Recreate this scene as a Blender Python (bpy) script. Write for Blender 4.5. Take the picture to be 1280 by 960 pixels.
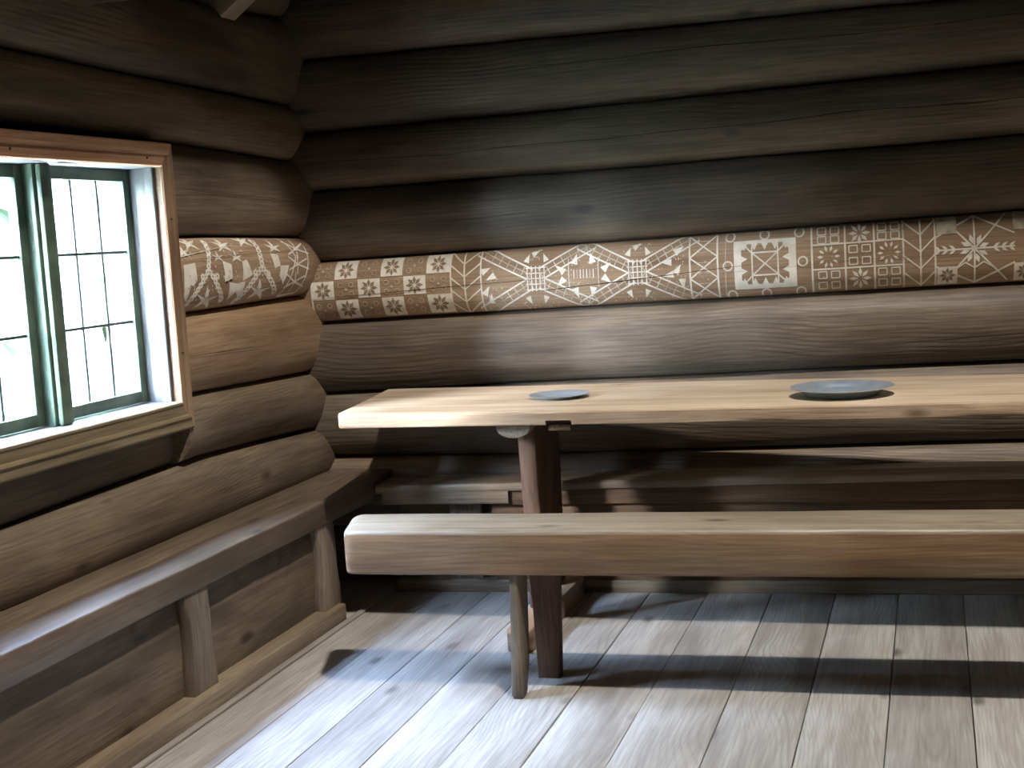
import bpy, bmesh, math, random
from mathutils import Vector, Matrix, noise
R = random.Random(7)
for o in list(bpy.data.objects): bpy.data.objects.remove(o)
S = bpy.context.scene
COL = S.collection

# ------------------------------------------------------------------ camera
cam = bpy.data.cameras.new('camera'); co = bpy.data.objects.new('camera', cam); COL.objects.link(co)
cam.sensor_width = 36; cam.lens = 48.14; cam.clip_start = 0.05
co.matrix_world = Matrix(((0.9548212, 0.02560028, 0.29607616, 0),
                          (0.29114281, 0.11922991, -0.94922078, 0),
                          (-0.05960145, 0.99253658, 0.10638991, 1.3), (0, 0, 0, 1)))
S.camera = co

# ------------------------------------------------------------------ light and exposure
SKY = 270.0
HOLE_W = 430.0
HOLE = (0.30, 1.97, 5.5)
S.view_settings.view_transform = 'Standard'; S.view_settings.look = 'None'
S.view_settings.gamma = 1; S.view_settings.exposure = 0.0
w = bpy.data.worlds.new('sky'); S.world = w; w.use_nodes = True
nt = w.node_tree; nt.nodes.clear()
wo = nt.nodes.new('ShaderNodeOutputWorld'); bg = nt.nodes.new('ShaderNodeBackground')
tc = nt.nodes.new('ShaderNodeTexCoord'); sx = nt.nodes.new('ShaderNodeSeparateXYZ')
cr = nt.nodes.new('ShaderNodeValToRGB')
e = cr.color_ramp.elements
e[0].position = 0.0; e[0].color = (0.66, 0.78, 0.95, 1)
e[1].position = 1.0; e[1].color = (0.50, 0.70, 1.15, 1)
nt.links.new(tc.outputs['Generated'], sx.inputs[0]); nt.links.new(sx.outputs[2], cr.inputs[0])
nt.links.new(cr.outputs[0], bg.inputs[0]); bg.inputs[1].default_value = SKY
nt.links.new(bg.outputs[0], wo.inputs[0])

def area(name, loc, rot, sx_, sy_, power, color, portal=False):
    l = bpy.data.lights.new(name, 'AREA'); l.shape = 'RECTANGLE'; l.size = sx_; l.size_y = sy_
    l.energy = power; l.color = color
    if portal: l.cycles.is_portal = True
    o = bpy.data.objects.new(name, l); o.location = loc; o.rotation_euler = rot; COL.objects.link(o); return o
area('window_portal', (-2.52, 3.285, 1.21), (0, -math.pi/2, 0), 0.80, 1.05, 1.0, (1, 1, 1), True)
sl = bpy.data.lights.new('hazy_sun', 'SUN'); sl.energy = 15.0; sl.angle = math.radians(12); sl.color = (1.0, 0.90, 0.78)
so = bpy.data.objects.new('hazy_sun', sl); COL.objects.link(so)
so.rotation_euler = Vector((0.78, 0.98, -0.50)).to_track_quat('-Z', 'Y').to_euler(); so.location = (-6, -2, 4)
area('smoke_hole_daylight', HOLE, (0, 0, 0), 0.20, 0.20, HOLE_W, (1.0, 0.93, 0.85))

# ------------------------------------------------------------------ materials
def node(nt, t, **kw):
    n = nt.nodes.new(t)
    for k, v in kw.items():
        if k == 'op': n.operation = v
        else: n.inputs[k].default_value = v
    return n
def wood(name, c0, c1, c2, rough=0.6, ring=0.009, ring_amt=0.35, bump=0.35, knots=True, spec=0.3, patch=None, streak=18.0, blotch=0.5, pamt=0.7):
    """c0 dark streaks, c1 mid, c2 light; grain runs along the object's local X"""
    mt = bpy.data.materials.new(name); mt.use_nodes = True; nt = mt.node_tree; nt.nodes.clear()
    L = nt.links.new
    out = nt.nodes.new('ShaderNodeOutputMaterial'); bs = nt.nodes.new('ShaderNodeBsdfPrincipled')
    L(bs.outputs[0], out.inputs[0])
    tc = nt.nodes.new('ShaderNodeTexCoord'); oi = nt.nodes.new('ShaderNodeObjectInfo')
    mul = nt.nodes.new('ShaderNodeVectorMath'); mul.operation = 'SCALE'
    mul.inputs[0].default_value = (37.1, 0.45, 0.37); L(oi.outputs['Random'], mul.inputs['Scale'])
    add = nt.nodes.new('ShaderNodeVectorMath'); add.operation = 'ADD'
    L(tc.outputs['Object'], add.inputs[0]); L(mul.outputs[0], add.inputs[1])
    def mapped(s):
        mp = nt.nodes.new('ShaderNodeMapping'); mp.inputs['Scale'].default_value = s
        L(add.outputs[0], mp.inputs[0]); return mp.outputs[0]
    def noi(s, detail, r=0.55, dist=0.0):
        n = nt.nodes.new('ShaderNodeTexNoise'); n.inputs['Scale'].default_value = 1
        n.inputs['Detail'].default_value = detail; n.inputs['Roughness'].default_value = r
        n.inputs['Distortion'].default_value = dist
        L(mapped(s), n.inputs[0]); return n.outputs['Fac']
    def mth(op, a, b=None, c=None):
        n = nt.nodes.new('ShaderNodeMath'); n.operation = op
        for i, v in enumerate((a, b, c)):
            if v is None: continue
            if isinstance(v, (int, float)): n.inputs[i].default_value = v
            else: L(v, n.inputs[i])
        return n.outputs[0]
    def rng(v, a, b, c, d):
        n = nt.nodes.new('ShaderNodeMapRange'); n.inputs[1].default_value = a; n.inputs[2].default_value = b
        n.inputs[3].default_value = c; n.inputs[4].default_value = d; L(v, n.inputs[0]); return n.outputs[0]
    def mix(f, a, b, bl='MIX'):
        n = nt.nodes.new('ShaderNodeMix'); n.data_type = 'RGBA'; n.blend_type = bl
        if isinstance(f, float): n.inputs[0].default_value = f
        else: L(f, n.inputs[0])
        for i, v in ((6, a), (7, b)):
            if isinstance(v, tuple): n.inputs[i].default_value = (*v, 1)
            else: L(v, n.inputs[i])
        return n.outputs[2]
    st = noi((0.9, streak, streak), 7, 0.6, 0.15)
    fi = noi((5, 130, 130), 4, 0.6)
    bl = noi((1.6, 5, 5), 4, 0.55)
    sp = nt.nodes.new('ShaderNodeSeparateXYZ'); L(add.outputs[0], sp.inputs[0])
    n1 = noi((0.9, 0.9, 0.9), 2); n2 = noi((0.7, 2.0, 1.1), 2)
    yy = mth('ADD', sp.outputs[1], mth('MULTIPLY', mth('SUBTRACT', n1, 0.5), 0.30))
    zz = mth('ADD', sp.outputs[2], mth('ADD', mth('MULTIPLY', mth('SUBTRACT', n2, 0.5), 0.26), 0.03))
    r = mth('SQRT', mth('ADD', mth('MULTIPLY', yy, yy), mth('MULTIPLY', zz, zz)))
    rr = mth('ADD', mth('MULTIPLY', r, 6.2832/ring), mth('MULTIPLY', st, 5.0))
    wv = mth('POWER', mth('MULTIPLY_ADD', mth('SINE', rr), 0.5, 0.5), 3.0)
    rmask = rng(noi((1.3, 6, 6), 3), 0.45, 0.62, 0.1, 1.0)
    ringf = mth('MULTIPLY', wv, mth('MULTIPLY', rmask, ring_amt))
    a = mix(rng(st, 0.36, 0.62, 0.0, 1.0), c0, c1)
    a = mix(rng(bl, 0.35, 0.72, 0.0, 1.0), a, c2)
    a = mix(mth('MULTIPLY', rng(noi((2.2, 3, 3), 5, 0.6), 0.40, 0.66, 1.0, 0.0), blotch), a, mix(0.55, c0, a))
    if patch: a = mix(mth('MULTIPLY', rng(noi((0.8, 9, 9), 5, 0.6), 0.54, 0.70, 0.0, 1.0), pamt), a, patch)
    a = mix(ringf, a, c0)
    a = mix(rng(fi, 0.32, 0.60, 0.60, 0.0), a, c0)
    if knots:
        v = nt.nodes.new('ShaderNodeTexVoronoi'); v.inputs['Scale'].default_value = 1
        L(mapped((2.6, 6.5, 6.5)), v.inputs[0])
        kd = rng(mth('ADD', v.outputs['Distance'], mth('MULTIPLY', st, 0.10)), 0.10, 0.19, 0.80, 0.0)
        a = mix(kd, a, tuple(x*0.40 for x in c0))
    hs = nt.nodes.new('ShaderNodeHueSaturation'); L(a, hs.inputs['Color'])
    L(rng(oi.outputs['Random'], 0, 1, 0.86, 1.12), hs.inputs['Value'])
    L(hs.outputs[0], bs.inputs['Base Color'])
    bs.inputs['Roughness'].default_value = rough
    L(rng(st, 0.3, 0.7, rough+0.12, rough-0.10), bs.inputs['Roughness'])
    bs.inputs['Specular IOR Level'].default_value = spec
    hgt = mth('ADD', mth('MULTIPLY', st, 1.0), mth('ADD', mth('MULTIPLY', fi, 0.25), mth('MULTIPLY', ringf, -0.5)))
    bp = nt.nodes.new('ShaderNodeBump'); bp.inputs['Strength'].default_value = bump; bp.inputs['Distance'].default_value = 0.010
    L(hgt, bp.inputs['Height']); L(bp.outputs[0], bs.inputs['Normal'])
    return mt
def plain(name, c, rough=0.6, metal=0.0, c2=None, scale=8.0, bump=0.1, spec=0.5):
    mt = bpy.data.materials.new(name); mt.use_nodes = True; nt = mt.node_tree
    bs = nt.nodes['Principled BSDF']; bs.inputs['Roughness'].default_value = rough; bs.inputs['Metallic'].default_value = metal
    bs.inputs['Specular IOR Level'].default_value = spec
    tc = nt.nodes.new('ShaderNodeTexCoord'); n = nt.nodes.new('ShaderNodeTexNoise'); n.inputs['Scale'].default_value = scale
    n.inputs['Detail'].default_value = 5
    nt.links.new(tc.outputs['Object'], n.inputs[0])
    cr = nt.nodes.new('ShaderNodeValToRGB'); cr.color_ramp.elements[0].position = 0.35; cr.color_ramp.elements[1].position = 0.65
    cr.color_ramp.elements[0].color = (*c, 1); cr.color_ramp.elements[1].color = (*(c2 or c), 1)
    nt.links.new(n.outputs['Fac'], cr.inputs[0]); nt.links.new(cr.outputs[0], bs.inputs['Base Color'])
    bp = nt.nodes.new('ShaderNodeBump'); bp.inputs['Strength'].default_value = bump; bp.inputs['Distance'].default_value = 0.004
    nt.links.new(n.outputs['Fac'], bp.inputs['Height']); nt.links.new(bp.outputs[0], bs.inputs['Normal'])
    return mt

M = {}
M['log'] = wood('dark_log', (0.024, 0.018, 0.013), (0.100, 0.075, 0.052), (0.170, 0.137, 0.098), 0.52, 0.016, 0.35, 0.30, patch=(0.17, 0.105, 0.045), pamt=0.6, spec=0.4)  # darker tone for the upper courses
M['log_low'] = wood('lighter_log', (0.045, 0.032, 0.022), (0.15, 0.112, 0.076), (0.23, 0.185, 0.135), 0.55, 0.016, 0.45, 0.30, patch=(0.24, 0.15, 0.08), pamt=0.5, spec=0.35)  # lighter tone for the lower back courses
M['low_bounce'] = plain('low_bounce_boards', (0.020, 0.016, 0.013), 0.9, 0, (0.035, 0.028, 0.022), 6, 0.2, 0.1)  # unseen walls and roof made dark to cut bounce light
M['log_left'] = wood('old_log_left', (0.060, 0.042, 0.028), (0.17, 0.125, 0.080), (0.24, 0.19, 0.13), 0.55, 0.014, 0.25, 0.28, patch=(0.26, 0.17, 0.09), pamt=0.5, spec=0.35)
M['log_lit'] = wood('lit_log', (0.11, 0.065, 0.035), (0.27, 0.175, 0.10), (0.36, 0.25, 0.155), 0.5, 0.014, 0.2, 0.25, patch=(0.38, 0.25, 0.14), spec=0.35)  # daylight from the hole painted in as a brighter, warmer log
M['log_paint'] = wood('brown_washed_log', (0.18, 0.11, 0.065), (0.34, 0.225, 0.135), (0.44, 0.33, 0.22), 0.7, 0.014, 0.15, 0.20, spec=0.2)
M['floor'] = wood('scrubbed_floor', (0.18, 0.16, 0.14), (0.38, 0.365, 0.33), (0.45, 0.435, 0.40), 0.42, 0.010, 0.5, 0.22, spec=0.4, streak=14, blotch=0.25)
M['bench'] = wood('bench_pine', (0.10, 0.058, 0.030), (0.30, 0.165, 0.080), (0.31, 0.22, 0.14), 0.50, 0.012, 0.25, 0.22, spec=0.3, blotch=0.6)
M['bench_top'] = wood('worn_bench_top', (0.14, 0.105, 0.07), (0.31, 0.25, 0.18), (0.39, 0.33, 0.25), 0.45, 0.012, 0.25, 0.25, spec=0.4)
M['table'] = wood('table_pine', (0.28, 0.20, 0.13), (0.48, 0.385, 0.285), (0.56, 0.47, 0.36), 0.45, 0.010, 0.25, 0.20, spec=0.4, blotch=0.25)
M['table_edge'] = wood('table_edge_pine', (0.20, 0.13, 0.08), (0.38, 0.275, 0.18), (0.46, 0.35, 0.25), 0.5, 0.012, 0.3, 0.22, spec=0.3, blotch=0.35)
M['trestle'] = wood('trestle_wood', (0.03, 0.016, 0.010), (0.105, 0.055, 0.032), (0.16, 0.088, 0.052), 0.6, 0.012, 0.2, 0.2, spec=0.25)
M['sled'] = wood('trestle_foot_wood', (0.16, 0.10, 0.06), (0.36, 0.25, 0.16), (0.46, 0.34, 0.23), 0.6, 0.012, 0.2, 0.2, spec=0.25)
M['leg'] = wood('leg_wood', (0.07, 0.048, 0.03), (0.20, 0.155, 0.11), (0.30, 0.25, 0.19), 0.6, 0.012, 0.2, 0.2, spec=0.25)
M['seat'] = wood('wall_bench_seat', (0.10, 0.070, 0.045), (0.27, 0.205, 0.135), (0.36, 0.29, 0.20), 0.42, 0.012, 0.3, 0.28, spec=0.45)
M['seat_dark'] = wood('dark_worn_seat', (0.055, 0.038, 0.024), (0.135, 0.098, 0.064), (0.21, 0.16, 0.11), 0.40, 0.012, 0.3, 0.28, spec=0.5)
M['panel'] = wood('wall_bench_panel', (0.060, 0.042, 0.028), (0.165, 0.12, 0.075), (0.23, 0.18, 0.12), 0.6, 0.016, 0.6, 0.25, spec=0.25)
M['panel_dark'] = wood('brown_bench_panel', (0.05, 0.030, 0.018), (0.16, 0.095, 0.050), (0.24, 0.15, 0.085), 0.6, 0.014, 0.4, 0.25, spec=0.25)
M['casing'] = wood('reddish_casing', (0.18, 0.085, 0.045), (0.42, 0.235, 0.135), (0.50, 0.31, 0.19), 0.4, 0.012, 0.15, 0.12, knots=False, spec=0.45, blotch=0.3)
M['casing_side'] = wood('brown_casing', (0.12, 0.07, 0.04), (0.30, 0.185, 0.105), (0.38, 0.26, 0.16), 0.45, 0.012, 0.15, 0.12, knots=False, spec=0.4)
M['casing_low'] = wood('shaded_casing', (0.08, 0.06, 0.035), (0.21, 0.165, 0.09), (0.28, 0.22, 0.13), 0.5, 0.012, 0.15, 0.12, knots=False, spec=0.3)  # shade on the lower casing painted in as a darker olive
M['jamb'] = wood('pale_jamb', (0.050, 0.050, 0.048), (0.115, 0.115, 0.108), (0.18, 0.178, 0.17), 0.45, 0.012, 0.2, 0.15, spec=0.4)
M['sash'] = plain('green_grey_sash', (0.040, 0.065, 0.045), 0.45, 0, (0.085, 0.12, 0.08), 14)
M['lead'] = plain('lead_bar', (0.03, 0.035, 0.03), 0.4, 0.0, (0.05, 0.055, 0.05), 30)
M['crack'] = plain('crack_shadow', (0.014, 0.009, 0.006), 0.95, 0, (0.02, 0.013, 0.009), 30, spec=0.0)
M['pewter'] = plain('pewter', (0.44, 0.54, 0.66), 0.30, 0.72, (0.56, 0.66, 0.78), 20, 0.04)
M['nail'] = plain('iron_nail', (0.03, 0.025, 0.022), 0.6, 0.6, (0.06, 0.04, 0.03), 60)
M['grass'] = plain('grass', (0.22, 0.27, 0.15), 0.9, 0, (0.32, 0.37, 0.24), 1.5, spec=0.1)
M['bark'] = plain('pale_bark', (0.05, 0.085, 0.06), 0.9, 0, (0.10, 0.14, 0.10), 4, spec=0.1)
M['needles'] = plain('spruce_needles', (0.055, 0.080, 0.050), 0.9, 0, (0.085, 0.115, 0.070), 2, spec=0.1)
M['leaf'] = plain('leaf', (0.12, 0.25, 0.08), 0.8, 0, (0.26, 0.42, 0.14), 2, spec=0.2)
def paint(name, c, c2, wear):
    mt = plain(name, c, 0.8, 0, c2, 26, 0.15, 0.1); return mt
M['white'] = paint('white_limewash', (0.60, 0.56, 0.47), (0.72, 0.69, 0.60), 0.3)
M['white_worn'] = paint('worn_limewash', (0.36, 0.30, 0.215), (0.60, 0.55, 0.45), 0.3)
M['brown'] = paint('brown_wash', (0.20, 0.14, 0.085), (0.29, 0.21, 0.135), 0.3)
gm = bpy.data.materials.new('window_glass'); gm.use_nodes = True; g = gm.node_tree; g.nodes.clear()
go = g.nodes.new('ShaderNodeOutputMaterial'); gt = g.nodes.new('ShaderNodeBsdfTransparent'); gt.inputs[0].default_value = (0.95, 0.965, 0.97, 1)
gg = g.nodes.new('ShaderNodeBsdfGlossy'); gg.inputs['Roughness'].default_value = 0.03
gx = g.nodes.new('ShaderNodeMixShader'); gx.inputs[0].default_value = 0.05
g.links.new(gt.outputs[0], gx.inputs[1]); g.links.new(gg.outputs[0], gx.inputs[2]); g.links.new(gx.outputs[0], go.inputs[0])
M['glass'] = gm

# ------------------------------------------------------------------ helpers
def empty(name, loc=(0, 0, 0), rz=0.0, parent=None):
    o = bpy.data.objects.new(name, None); COL.objects.link(o); o.location = loc; o.rotation_euler = (0, 0, rz)
    o.empty_display_size = 0.1
    if parent: o.parent = parent
    return o
def tag(o, label=None, cat=None, group=None, kind=None):
    if label: o['label'] = label
    if cat: o['category'] = cat
    if group: o['group'] = group
    if kind: o['kind'] = kind
    return o
def mesh_obj(name, bm, mat, parent=None, loc=(0, 0, 0), rot=(0, 0, 0), smooth=True, ang=35):
    me = bpy.data.meshes.new(name)
    bmesh.ops.remove_doubles(bm, verts=bm.verts, dist=1e-6)
    bmesh.ops.recalc_face_normals(bm, faces=bm.faces)
    bm.to_mesh(me); bm.free()
    for mm in (mat if isinstance(mat, (list, tuple)) else [mat]): me.materials.append(mm)
    if smooth:
        me.shade_smooth(); me.set_sharp_from_angle(angle=math.radians(ang))
    o = bpy.data.objects.new(name, me); COL.objects.link(o)
    o.location = loc; o.rotation_euler = rot
    if parent: o.parent = parent
    return o
def loft(bm, secs, mi=None):
    """closed rings joined along the length, capped"""
    rings = [[bm.verts.new(p) for p in s] for s in secs]
    n = len(rings[0])
    for a, b in zip(rings, rings[1:]):
        for i in range(n):
            j = (i+1) % n
            f = bm.faces.new((a[i], a[j], b[j], b[i]))
            if mi: f.material_index = mi[i]
    f = bm.faces.new(list(reversed(rings[0]))); g_ = bm.faces.new(rings[-1])
    return f, g_
def nz(*p): return noise.noise(Vector(p))
def rrect(y0, y1, z0, z1, r):
    """rounded rectangle ring in the YZ plane; r per corner (y0z0, y0z1, y1z1, y1z0)"""
    if not isinstance(r, (tuple, list)): r = (r,)*4
    pts = []
    for (cy, cz, a0, rr, sy, sz) in ((y0, z0, 270, r[0], 1, 1), (y0, z1, 180, r[1], 1, -1), (y1, z1, 90, r[2], -1, -1), (y1, z0, 0, r[3], -1, 1)):
        c = (cy+sy*rr, cz+sz*rr)
        for k in range(4):
            a = math.radians(a0 - k*30)
            pts.append((c[0]+rr*math.cos(a), c[1]+rr*math.sin(a)))
    return pts
def plank_bm(x0, x1, y0, y1, z0, z1, r=0.004, n=0, wob=0.0, seed=0.0, bm=None, endr=0.0, mi=None):
    """board along X with rounded arrises, wobbling a little"""
    bm = bm or bmesh.new()
    L = x1-x0; n = n or max(2, int(L/0.08)); secs = []
    base = rrect(y0, y1, z0, z1, r); cy = (y0+y1)/2; cz = (z0+z1)/2
    xs = [x0+L*i/(n-1) for i in range(n)]
    if endr > 0:
        xs = [x0, x0+endr*0.25, x0+endr] + [x for x in xs if x0+endr*1.2 < x < x1-endr*1.2] + [x1-endr, x1-endr*0.25, x1]
    for x in xs:
        k = 1.0
        if endr > 0:
            d = min(x-x0, x1-x); 
            if d < endr: k = 1.0 - (1-math.sqrt(max(0, 1-(1-d/endr)**2)))*endr/max(1e-4, min(y1-y0, z1-z0))*1.6
        ring = []
        for (y, z) in base:
            q = wob*(nz(x*2.2+seed, y*6, z*6+seed)*1.3+nz(x*9+seed, y*20, z*20)*0.5)
            q2 = wob*nz(x*2.6+seed+9, y*6, z*6+seed)*1.3
            ring.append((x, cy+(y-cy)*k+q2, cz+(z-cz)*k+q))
        secs.append(ring)
    loft(bm, secs, mi); return bm
def plank(name, x0, x1, y0, y1, z0, z1, mat, parent=None, r=0.004, wob=0.0012, loc=(0, 0, 0), rz=0.0, endr=0.0, n=0):
    return mesh_obj(name, plank_bm(x0, x1, y0, y1, z0, z1, r, n, wob, R.uniform(0, 90), endr=endr), mat, parent, loc, (0, 0, rz))
def post_bm(sections, bm=None):
    """vertical piece: list of (z, x0, x1, y0, y1); built along local X so the grain follows it"""
    bm = bm or bmesh.new(); secs = []
    for (z, x0, x1, y0, y1) in sections:
        b = min(0.004, (x1-x0)*0.2, (y1-y0)*0.2)
        secs.append([(z, x, y) for (x, y) in ((x0+b, y0), (x1-b, y0), (x1, y0+b), (x1, y1-b), (x1-b, y1), (x0+b, y1), (x0, y1-b), (x0, y0+b))])
    loft(bm, secs); return bm
UP = Matrix(((0, 1, 0, 0), (0, 0, 1, 0), (1, 0, 0, 0), (0, 0, 0, 1)))      # local X -> world Z, local Y -> X, local Z -> Y
def post(name, sections, mat, parent=None):
    o = mesh_obj(name, post_bm(sections), mat, parent, ang=50)
    o.matrix_local = UP
    return o

# ------------------------------------------------------------------ the setting: floor of planks
floor = empty('floor'); tag(floor, kind='structure')
seams = [-2.75, -2.35, -1.985, -1.79, -1.60, -1.41, -1.21, -1.005, -0.797, -0.572, -0.355, -0.143, 0.068, 0.29, 0.52, 0.74, 0.97, 1.20, 1.42, 1.65, 1.88, 2.10, 2.33, 2.56, 2.80, 3.02, 3.25, 3.50, 3.9]
for a, b in zip(seams, seams[1:]):
    # local X runs along world Y
    o = plank('floor_plank', -1.6, 5.35, -(b-a)/2+0.0012, (b-a)/2-0.0012, -0.035, 0.0, M['floor'], floor, r=0.0022, wob=0.0007, n=40)
    o.location = ((a+b)/2, 0, R.uniform(-0.0012, 0.0008)); o.rotation_euler = (0, 0, math.pi/2)
sub = bmesh.new(); bmesh.ops.create_cube(sub, size=1, matrix=Matrix.Translation((0.6, 1.9, -0.09)) @ Matrix.Diagonal((6.8, 7.2, 0.10, 1)))
tag(mesh_obj('floor', sub, M['panel_dark'], smooth=False), kind='structure')

# ------------------------------------------------------------------ log walls
def logsurf(h, b, s, p=0.72):
    phi = math.pi*s; return -b*math.sin(phi)**p        # y of the face at height fraction s
class Log:
    def __init__(s, x0, x1, zlo, zhi, b, seed, wob=0.006):
        s.x0, s.x1, s.b, s.seed, s.wob = x0, x1, b, seed, wob
        s.zlo, s.zhi = zlo, zhi                        # piecewise linear [(x,z),...]
    def li(s, t, x):
        if x <= t[0][0]: 
            (xa, za), (xb, zb) = t[0], t[1]
        else:
            (xa, za), (xb, zb) = t[-2], t[-1]
            for p, q in zip(t, t[1:]):
                if p[0] <= x <= q[0]: (xa, za), (xb, zb) = p, q; break
        k = (x-xa)/(xb-xa); k = max(-0.6, min(1.6, k))
        return za+(zb-za)*k
    def pt(s, x, f, off=0.0):
        """point of the face, f = height fraction 0..1"""
        lo = s.li(s.zlo, x)+0.004*nz(x*1.3+s.zlo[0][1]*7, 3.3, 0); hi = s.li(s.zhi, x)+0.004*nz(x*1.3+s.zhi[0][1]*7, 3.3, 0)
        phi = math.pi*f
        z = (lo+hi)/2-(hi-lo)/2*math.copysign(abs(math.cos(phi))**0.92, math.cos(phi))
        y = -(s.b+off)*math.sin(phi)**0.70 - off*0.3 - s.wob*(nz(x*0.9+s.seed, f*2.3, s.seed)+0.35*nz(x*3.7, f*7+s.seed, 1))*math.sin(phi)
        return (x, y, z)
    def fz(s, f):   # angle fraction giving plain height fraction f
        return math.acos(math.copysign(abs(1-2*f)**(1/0.92), 1-2*f))/math.pi
    def build(s, name, mat, parent, loc, rz):
        bm = bmesh.new(); n = max(6, int((s.x1-s.x0)/0.06)); secs = []
        N = 22
        for i in range(n+1):
            x = s.x0+(s.x1-s.x0)*i/n
            ring = [s.pt(x, k/N) for k in range(N+1)]
            lo, hi = ring[0][2], ring[-1][2]
            ring += [(x, 0.05, hi-0.01), (x, 0.11, (lo+hi)/2), (x, 0.05, lo+0.01)]
            secs.append(ring)
        loft(bm, secs)
        o = mesh_obj(name, bm, mat, parent, ang=60)
        o.location = loc; o.rotation_euler = (0, 0, rz); return o
def crack(log, x0, x1, f0, f1, w, parent, loc=(0, 0, 0), rz=0.0, seed=1.0, amp=0.012):
    bm = bmesh.new(); n = int((x1-x0)/0.02); prev = None
    for i in range(n+1):
        t = i/n; x = x0+(x1-x0)*t; f = f0+(f1-f0)*t+amp*(nz(x*2.0, seed, 0)*2+nz(x*9, seed, 5)*0.5)
        ww = w*math.sin(math.pi*min(1, max(0.0, t)))**0.5*(0.55+0.9*abs(nz(x*5, seed, 3)))/0.27*0.5+0.0004
        a = log.pt(x, log.fz(max(0.02, f-ww)), 0.0034); b = log.pt(x, log.fz(min(0.98, f+ww)), 0.0034)
        c = ((a[0]), (a[1]+b[1])/2+0.0008, (a[2]+b[2])/2)
        cur = [bm.verts.new(a), bm.verts.new(c), bm.verts.new(b)]
        if prev:
            bm.faces.new((prev[0], cur[0], cur[1], prev[1])); bm.faces.new((prev[1], cur[1], cur[2], prev[2]))
        prev = cur
    o = mesh_obj('crack', bm, M['crack'], parent, ang=180)
    return o

PSI = 0.05
# back wall: local X along the wall, local origin on the groove plane
wb = empty('wall_back', (0, 5.04, 0), PSI); tag(wb, kind='structure')
XS = (-2.62, -2.30, -0.94, 0.31, 3.9)
grooves = [
    [(-2.3, -0.06), (3.9, -0.06)],
    [(-2.3, 0.20), (3.9, 0.21)],
    [(-2.34, 0.485), (-1.56, 0.479), (0.29, 0.493), (3.9, 0.51)],
    [(-2.33, 0.737), (-1.55, 0.750), (0.29, 0.775), (3.9, 0.80)],
    [(-2.30, 1.015), (-0.92, 1.033), (0.30, 1.042), (3.9, 1.06)],
    [(-2.30, 1.250), (-0.91, 1.264), (0.30, 1.289), (3.9, 1.33)],
    [(-2.30, 1.521), (-0.96, 1.528), (0.31, 1.545), (3.9, 1.57)],
    [(-2.30, 1.740), (-0.95, 1.760), (0.31, 1.781), (3.9, 1.81)],
    [(-2.30, 2.020), (-0.93, 2.015), (0.32, 2.014), (3.9, 2.02)],
    [(-2.25, 2.290), (-0.92, 2.270), (0.32, 2.26), (3.9, 2.26)],
    [(-2.25, 2.53), (3.9, 2.52)]]
BL = []
for i, (lo, hi) in enumerate(zip(grooves, grooves[1:])):
    lg = Log(-2.62, 3.85, lo, hi, (0.09, 0.09, 0.09, 0.10, 0.105, 0.095, 0.105, 0.085, 0.10, 0.09)[i], 3.1*i+1)
    painted = i == 4
    if painted: pass
    BL.append(lg)
log_objs = []
for i, lg in enumerate(BL):
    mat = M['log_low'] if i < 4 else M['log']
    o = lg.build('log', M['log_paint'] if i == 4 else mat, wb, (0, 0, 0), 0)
    log_objs.append(o)
tag(log_objs[4], 'brown washed log painted with white patterns')
# drying cracks of the back wall
crack(BL[4], -2.31, -1.34, 0.39, 0.50, 0.0036, log_objs[4], seed=2, amp=0.008)
crack(BL[4], -1.43, -0.60, 0.29, 0.50, 0.0042, log_objs[4], seed=21, amp=0.010)
crack(BL[4], -0.70, 0.25, 0.42, 0.46, 0.0012, log_objs[4], seed=23, amp=0.02)
crack(BL[7], -2.27, 1.6, 0.60, 0.66, 0.0028, log_objs[7], seed=5, amp=0.03)
crack(BL[6], -2.30, 1.2, 0.44, 0.52, 0.0030, log_objs[6], seed=8, amp=0.03)
crack(BL[8], -2.27, 0.2, 0.66, 0.95, 0.0024, log_objs[8], seed=9, amp=0.03)
crack(BL[5], -2.0, -1.0, 0.45, 0.50, 0.0008, log_objs[5], seed=11, amp=0.03)
crack(BL[3], -0.4, 1.2, 0.35, 0.40, 0.0009, log_objs[3], seed=12, amp=0.02)
crack(BL[2], -1.9, -0.2, 0.45, 0.30, 0.0010, log_objs[2], seed=13, amp=0.02)

# left wall: local X along world Y, local -Y faces the room (world +X)
wl = empty('wall_left', (-2.38, 0, 0)); tag(wl, kind='structure')
LROT = math.pi/2
wlx = empty('log_courses', (0, 0, 0), LROT); wlx.parent = wl
# local frame of the left wall: point (x,y,z) -> world (-2.38 - y, x, z)
lg_l = [
    [(-1.5, -0.08), (5.2, -0.08)],
    [(-1.5, 0.16), (5.2, 0.16)],
    [(-1.5, 0.40), (5.2, 0.395)],
    [(-1.5, 0.60), (3.0, 0.622), (3.95, 0.642), (4.93, 0.60)],
    [(-1.5, 0.84), (4.0, 0.853), (5.0, 0.819)],
    [(-1.5, 1.10), (4.05, 1.117), (5.05, 1.125)],
    [(-1.5, 1.36), (4.07, 1.364), (4.95, 1.348)],
    [(-1.5, 1.69), (3.17, 1.685), (4.03, 1.670), (4.94, 1.635)],
    [(-1.5, 1.90), (3.2, 1.882), (3.69, 1.870), (4.97, 1.850)],
    [(-1.5, 2.16), (4.35, 2.151), (4.92, 2.185)],
    [(-1.5, 2.36), (5.2, 2.36)]]
WY0, WY1 = 2.755, 3.80      # opening cut through the wall
LLog = {}
bpy.data.objects.remove(wlx)
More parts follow.
